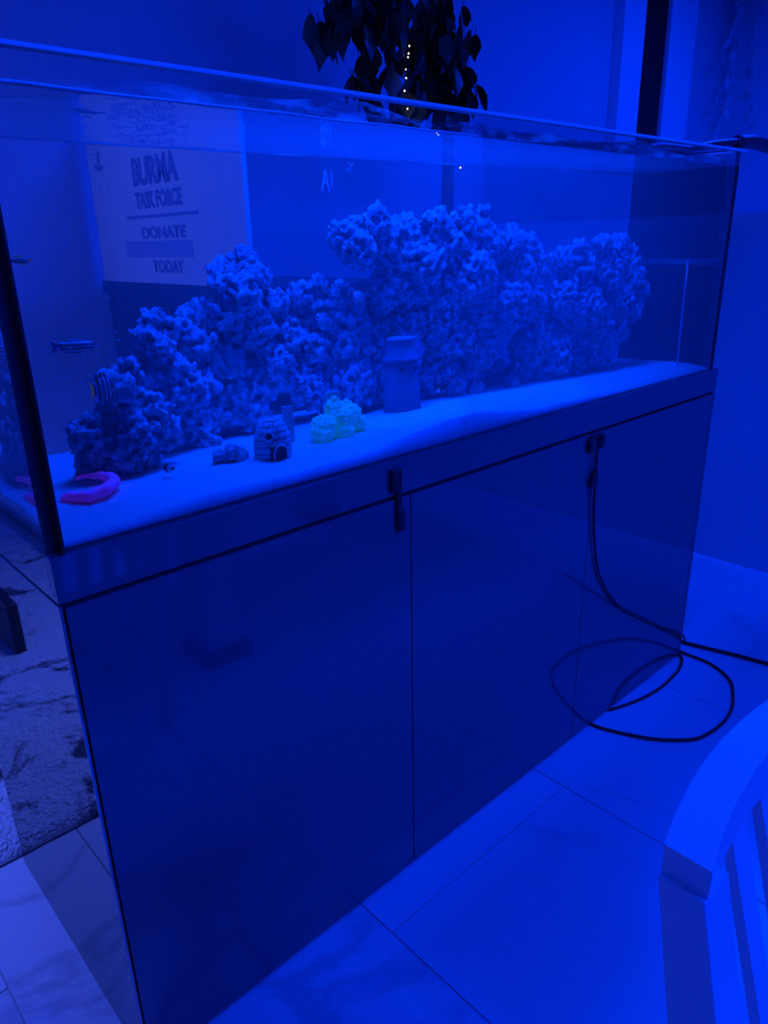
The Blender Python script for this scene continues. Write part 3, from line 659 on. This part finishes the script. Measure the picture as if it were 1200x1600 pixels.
# ---- black hose over the right-hand rim
hp = spline([(1.43, .15, 1.4465), (1.55, .15, 1.453), (1.66, .15, 1.460), (1.79, .15, 1.4615), (1.90, .15, 1.478), (2.02, .15, 1.491), (2.22, .15, 1.504), (2.40, .15, 1.470), (2.56, .15, 1.370), (2.66, .15, 1.334), (2.72, .15, 1.31), (2.80, .15, 1.1)], 8)
hose = empty('hose', (1.79, .15, 1.449), 'black hose with a ribbed sleeve resting over the right end rim of the aquarium', 'hose')
c0 = Vector(hose.location)
bm = bmesh.new(); tube(bm, [p - c0 for p in hp], [.004 + .006 * min(1, i / 26) for i in range(len(hp))], 12); obj('tube', bm, M_hose, hose, True)
bm = bmesh.new()
tube(bm, [p - c0 for p in spline([(2.06, .15, 1.494), (2.08, .15, 1.4955), (2.085, .15, 1.496), (2.18, .15, 1.5025), (2.30, .15, 1.497)], 4)], [.012, .014, .017, .019] + [.0195] * 13, 16); obj('sleeve', bm, M_hose, hose, True)
# ribbed conduit strapped under it
rb = spline([(1.60, .15, 1.4485), (1.70, .15, 1.4535), (1.80, .15, 1.4535), (1.92, .15, 1.462), (2.07, .15, 1.479)], 30)
bm = bmesh.new(); tube(bm, [p - c0 + Vector((0, -.013, -.003)) for p in rb], [.0048 + (.0022 if i % 6 < 3 else 0) for i in range(len(rb))], 10); obj('ribbed_conduit', bm, M_hose, hose)

# ================================================================ behind the tank
con = empty('console', (.91, 1.15, 0), 'dark tall console behind the aquarium under the placard', 'console')
part('body', (.715, .76, .05), (1.10, 1.55, 1.12), M_console, con); part('top', (.70, .745, 1.12), (1.115, 1.56, 1.16), M_console, con)
part('plinth', (.73, .78, 0), (1.08, 1.53, .05), M_dark, con, 0)
for a, b in ((.775, 1.15), (1.16, 1.535)):
    d_ = part('door', (.702, a, .07), (.715, b, 1.10), M_console, con)
# placard: a board facing the left (-x), lettering reads with +u = -y
PX = .700
card = empty('placard', (PX + .006, 1.15, 1.16), 'pale board lettered BURMA TASK FORCE DONATE TODAY standing behind the aquarium', 'sign')
part('board', (PX, .771, 1.16), (PX + .012, 1.535, 1.56), M_card, card, .001)
dg = None
def lettering(name, text, y_left, y_right, z0, z1, mat, extra=0.0):
    cu = bpy.data.curves.new(name, 'FONT'); cu.body = text; cu.size = 1; cu.resolution_u = 3; cu.offset = extra
    to = bpy.data.objects.new(name, cu); COL.objects.link(to)
    bpy.context.view_layer.update()
    me = bpy.data.meshes.new_from_object(to.evaluated_get(bpy.context.evaluated_depsgraph_get()))
    bpy.data.objects.remove(to)
    xs_ = [v.co.x for v in me.vertices]; ys_ = [v.co.y for v in me.vertices]
    for v in me.vertices:
        u = (v.co.x - min(xs_)) / (max(xs_) - min(xs_)); w = (v.co.y - min(ys_)) / (max(ys_) - min(ys_))
        v.co = Vector((PX - .0012, y_left + (y_right - y_left) * u, z0 + (z1 - z0) * w)) - Vector(card.location)
    me.name = name; o = mobj(name, me, mat, card)
    s = o.modifiers.new('s', 'SOLIDIFY'); s.thickness = .001; s.offset = 0
    return o
lettering('lettering', 'BURMA', 1.272, 1.038, 1.399, 1.466, M_ink, .04)['label'] = 'tall lettering BURMA'
lettering('lettering', 'TASK FORCE', 1.272, 1.031, 1.345, 1.386, M_ink, .04)['label'] = 'lettering TASK FORCE'
lettering('lettering', 'DONATE', 1.255, 1.028, 1.272, 1.301, M_ink, .03)['label'] = 'lettering DONATE'
lettering('lettering', 'TODAY', 1.217, 1.055, 1.188, 1.219, M_ink, .03)['label'] = 'lettering TODAY'
part('printed_rule', (PX - .0014, .962, 1.3225), (PX - .0002, 1.334, 1.3295), M_ink, card, 0)
part('grey_band', (PX - .0012, 1.004, 1.226), (PX - .0002, 1.360, 1.266), M_band, card, 0)  # plain grey band between the two lower words
bm = bmesh.new(); c0 = Vector(card.location)
lo = [(1.498, 1.462), (1.486, 1.456), (1.470, 1.452), (1.452, 1.452), (1.436, 1.460), (1.446, 1.466), (1.462, 1.466), (1.460, 1.480), (1.452, 1.500), (1.464, 1.502), (1.474, 1.484), (1.476, 1.468), (1.488, 1.470)]
prism(bm, lo, lambda u, v, k: Vector((PX - .0014 + .001 * k, u, v)) - c0); obj('printed_emblem', bm, M_ink, card)

# ---- ficus with fairy lights
px, py = 1.50, .95
fic = empty('potted_ficus', (px, py, 0), 'dark leafy ficus in a pot behind the aquarium, against the wall', 'plant')
bm = bmesh.new(); lathe(bm, [(0, 0), (.12, 0), (.15, .30), (.155, .31), (.155, .34), (.14, .34), (.138, .29), (0, .29)], n=32); obj('pot', bm, M_pot, fic, True)
bm = bmesh.new(); lathe(bm, [(0, .292), (.137, .291)], n=24); obj('soil', bm, M_soil, fic)
bm = bmesh.new(); tube(bm, spline([(0, 0, .28), (.01, .01, .8), (-.02, -.01, 1.3), (-.03, -.02, 1.6), (-.02, 0, 1.85), (.0, .01, 2.15)], 8), [.022 - .0003 * i for i in range(41)], 10); obj('trunk', bm, M_bark, fic, True)
for pts in ([(-.02, 0, 1.75), (-.12, -.02, 1.86), (-.26, -.04, 1.90)], [(-.03, -.02, 1.62), (.06, 0, 1.72), (.18, .0, 1.76)], [(-.02, 0, 1.85), (.1, .0, 1.96), (.24, 0, 2.0)], [(-.03, -.02, 1.52), (-.10, -.04, 1.62), (-.17, -.05, 1.68)], [(0, 0, 2.0), (-.15, 0, 2.1), (-.3, 0, 2.1)]):
    bm = bmesh.new(); tube(bm, spline(pts, 6), .006, 7); obj('branch', bm, M_bark, fic, True)
def leaf_mesh(name, ln, w, bend, mat):
    bm = bmesh.new(); rows_ = []
    for i in range(7):
        t = i / 6; ww = w * math.sin(math.pi * min(1, t * .9 + .06)) ** .8 * (1 if t < .5 else (1 - (t - .5) / .5) ** .75 + .01)
        z = -bend * t * t
        rows_.append([bm.verts.new((t * ln, -ww, z + .12 * ww)), bm.verts.new((t * ln, 0, z)), bm.verts.new((t * ln, ww, z + .12 * ww))])
    for A, B in zip(rows_, rows_[1:]):
        bm.faces.new((A[0], A[1], B[1], B[0])); bm.faces.new((A[1], A[2], B[2], B[1]))
    tube(bm, [(-.02, 0, .004), (0, 0, 0)], .0012, 4)
    me = bpy.data.meshes.new(name); bm.to_mesh(me); bm.free(); me.materials.append(mat)
    for p in me.polygons: p.use_smooth = True
    return me
LM = [leaf_mesh('leaf', .085, .027, .012, M_leaf), leaf_mesh('leaf', .072, .025, .018, M_leaf), leaf_mesh('leaf', .10, .030, .02, M_leaf)]
rnd = random.Random(5)
def leaves(n, c, r):
    for k in range(n):
        while True:
            d = Vector((rnd.uniform(-1, 1), rnd.uniform(-1, 1), rnd.uniform(-1, 1)))
            if d.length < 1: break
        p = Vector(c) + Vector((d.x * r[0], d.y * r[1], d.z * r[2])) - Vector((px, py, 0))
        o = bpy.data.objects.new('leaf', rnd.choice(LM)); COL.objects.link(o); o.parent = fic
        o.location = p; o.rotation_euler = (rnd.gauss(0, .5), rnd.uniform(.75, 1.5), rnd.uniform(0, 6.28))
leaves(22, (1.255, .92, 1.835), (.09, .07, .06)); leaves(34, (1.38, .93, 1.885), (.12, .09, .07)); leaves(16, (1.45, .93, 1.80), (.06, .08, .09))
leaves(82, (1.69, .96, 1.86), (.17, .10, .12)); leaves(70, (1.71, .96, 1.71), (.14, .09, .10)); leaves(8, (1.33, .91, 1.69), (.05, .04, .02)); leaves(16, (1.52, .95, 1.66), (.08, .08, .06))
leaves(48, (1.50, .95, 2.08), (.32, .15, .10))
# fairy lights
fl = empty('fairy_lights', (1.455, .90, 1.60), 'string of tiny warm white lights hanging through the ficus leaves', 'string lights')
bp_ = [(1.468, .86, 1.775), (1.465, .86, 1.756), (1.462, .86, 1.746), (1.449, .86, 1.726), (1.452, .86, 1.715), (1.454, .86, 1.693), (1.447, .86, 1.660), (1.445, .86, 1.636), (1.466, .86, 1.630), (1.458, .86, 1.615), (1.456, .86, 1.56), (1.44, .86, 1.44), (1.36, .86, 1.28), (1.30, .86, 1.16), (1.218, .86, 1.014)]
c0 = Vector(fl.location)
bm = bmesh.new(); tube(bm, [Vector(p) - c0 + Vector((.004 * math.sin(i * 2.1), .003, .0)) for i, p in enumerate(spline([(1.49, .93, 1.84)] + bp_, 4))], .0009, 5); obj('wire', bm, M_wire, fl)
for p in bp_:
    bm = bmesh.new(); ball(bm, (0, 0, 0), .0021, 2); obj('bulb', bm, M_bulb, fl, True, Vector(p) - c0)

# ---- trailing vine on the right wall corner
vn = empty('hanging_vine', (4.86, 1.52, 2.62), 'faint pale trailing vine hanging by the far right wall corner', 'plant')
c0 = Vector(vn.location)
vm = leaf_mesh('leaf', .07, .02, .02, M_vine)
stems = ([(4.95, 1.50, 2.66), (4.93, 1.50, 2.45), (4.82, 1.5, 2.33), (4.76, 1.5, 2.26)], [(4.97, 1.5, 2.66), (4.96, 1.5, 2.35), (4.90, 1.5, 2.15), (4.78, 1.5, 2.02)], [(5.0, 1.5, 2.66), (5.0, 1.5, 2.3), (4.95, 1.5, 2.05), (4.84, 1.5, 1.86)], [(5.03, 1.45, 2.66), (5.04, 1.4, 2.3), (5.0, 1.35, 2.0), (4.98, 1.35, 1.9)])
for st in stems:
    bm = bmesh.new(); sp = spline(st, 8); tube(bm, [p - c0 for p in sp], .004, 6); obj('stem', bm, M_vine, vn, True)
    for k in range(3, len(sp), 3):
        o = bpy.data.objects.new('leaf', vm); COL.objects.link(o); o.parent = vn; o.location = sp[k] - c0; o.rotation_euler = (rnd.gauss(0, .5), rnd.uniform(.4, 1.3), rnd.uniform(0, 6.28))
bm = bmesh.new(); tube(bm, [(.11, .07, .04), (.11, -.01, .04), (.11, -.02, .03)], .006, 6); tube(bm, [(.06, -.02, .03), (.19, -.06, .03)], .005, 6); obj('hook', bm, M_dark, vn)

# ================================================================ left: rug and slim panel
bm = bmesh.new(); nx, ny = 190, 150
x0, x1, y0, y1 = -2.3, .16, .618, 2.5
def rug_h(x, y):
    e = min(x - x0, x1 - x, y - y0, y1 - y); f = min(1, max(0, e) / .02) ** .5
    return .004 + f * (.022 + .008 * noise.noise((x * 45, y * 45, 0)) + .004 * noise.noise((x * 110, y * 110, 3)))
def wob(x, y): return .006 * noise.noise((x * 13, y * 13, 9)) if (y < y0 + .02) else 0
g = [[None] * (ny + 1) for _ in range(nx + 1)]
for i in range(nx + 1):
    for j in range(ny + 1):
        x = x0 + (x1 - x0) * i / nx; y = y0 + (y1 - y0) * (j / ny) ** 1.5
        g[i][j] = bm.verts.new((x, y + abs(wob(x, y)), rug_h(x, y)))
for i in range(nx):
    for j in range(ny): bm.faces.new((g[i][j], g[i + 1][j], g[i + 1][j + 1], g[i][j + 1]))
o = obj('rug', bm, M_rug, smooth=True); tag(o, 'shaggy pale rug with dark blotches on the tiles left of the cabinet', 'rug')
so = o.modifiers.new('s', 'SOLIDIFY'); so.thickness = .003; so.offset = 1
pan = empty('slim_panel', (-.285, 1.9, .028), 'slim dark mesh-faced panel standing on the pale rug, mirrored in the cabinet side', 'panel')
part('mesh_face', (-.272, 1.478, .03), (-.266, 2.29, .195), M_mesh, pan, .001); part('housing', (-.300, 1.466, .028), (-.270, 2.30, .203), M_dark, pan, .004)

# ================================================================ white chair in the right foreground
ch = empty('dining_chair', (.315, -.95, 0), 'white slat-backed dining chair in the right foreground, back towards the cabinet', 'chair')
c0 = Vector(ch.location)
XL, XR = .178, .456
def ry(z): return -.684 - .25 * (.86 - max(z, .5)) - .06 * (.5 - min(z, .5))
def post(x):
    bm = bmesh.new(); A = []
    for z, w, d_ in ((0, .028, .030), (.43, .040, .044), (.60, .040, .044), (.828, .038, .0335)):
        y = ry(z) if z < .8 else -.7040; A.append([bm.verts.new(Vector((x + sx * w / 2, y + sy * d_ / 2 - .008, z)) - c0) for sx, sy in ((-1, -1), (1, -1), (1, 1), (-1, 1))])
    for P, Q in zip(A, A[1:]):
        for k in range(4): bm.faces.new((P[k], P[(k + 1) % 4], Q[(k + 1) % 4], Q[k]))
    bm.faces.new(A[0][::-1]); bm.faces.new(A[-1]); bmesh.ops.bevel(bm, geom=list(bm.edges), offset=.0008, segments=1, affect='EDGES')
    obj('leg', bm, M_chair, ch)
post(XL - .002); post(XR + .002)
def rail(name, z0, z1, th, bulge, x0=XL - .016, x1=XR + .016):
    bm = bmesh.new(); n = 18; A = []
    for i in range(n + 1):
        t = i / n; x = x0 + (x1 - x0) * t; y = -.688 - .25 * (.86 - (z0 + z1) / 2) + bulge * (1 - (2 * t - 1) ** 2)
        A.append([bm.verts.new(Vector(p) - c0) for p in ((x, y - th, z0), (x, y, z0), (x, y + .001, z1), (x, y - th, z1))])
    for P, Q in zip(A, A[1:]):
        for k in range(4): bm.faces.new((P[k], P[(k + 1) % 4], Q[(k + 1) % 4], Q[k]))
    bm.faces.new(A[0][::-1]); bm.faces.new(A[-1]); obj(name, bm, M_chair, ch)
rail('top_rail', .805, .852, .033, .022); rail('lower_rail', .470, .505, .022, .012, XL, XR)
for k in range(4):
    x = XL + .05 + (XR - XL - .10) * k / 3
    bm = bmesh.new(); b1 = .022 * (1 - ((x - .317) / .155) ** 2); A = []
    for z in (.50, .66, .81):
        y = -.700 - .25 * (.86 - z) + b1 * (.5 + .5 * (z - .5) / .31)
        A.append([bm.verts.new(Vector((x + sx * .013, y + sy * .005, z)) - c0) for sx, sy in ((-1, -1), (1, -1), (1, 1), (-1, 1))])
    for P, Q in zip(A, A[1:]):
        for q in range(4): bm.faces.new((P[q], P[(q + 1) % 4], Q[(q + 1) % 4], Q[q]))
    bm.faces.new(A[0][::-1]); bm.faces.new(A[-1]); obj('slat', bm, M_chair, ch)
part('seat', (XL - .03, -1.19, .43), (XR + .03, -.775, .462), M_chair, ch, .008)
part('apron', (XL + .02, -.785, .37), (XR - .02, -.765, .43), M_chair, ch); part('apron', (XL, -1.17, .37), (XR, -1.15, .43), M_chair, ch)
for x in (XL - .005, XR + .005): part('leg', (x - .017, -1.178, 0), (x + .017, -1.144, .43), M_chair, ch)
# pedestal table beside it (seen only as a reflection in the cabinet doors)
tb = empty('dining_table', (1.2, -1.5, 0), 'white pedestal table with dark feet, reflected in the left cabinet door', 'table')
part('tabletop', (.60, -2.05, .72), (2.0, -.93, .755), M_chair, tb, .006)
part('pedestal', (.70, -1.12, .045), (.82, -1.0, .72), M_chair, tb); part('pedestal', (1.72, -1.9, .045), (1.84, -1.78, .72), M_chair, tb)
part('foot', (.68, -1.14, 0), (.84, -.98, .045), M_foot, tb); part('foot', (1.70, -1.92, 0), (1.86, -1.76, .045), M_foot, tb)
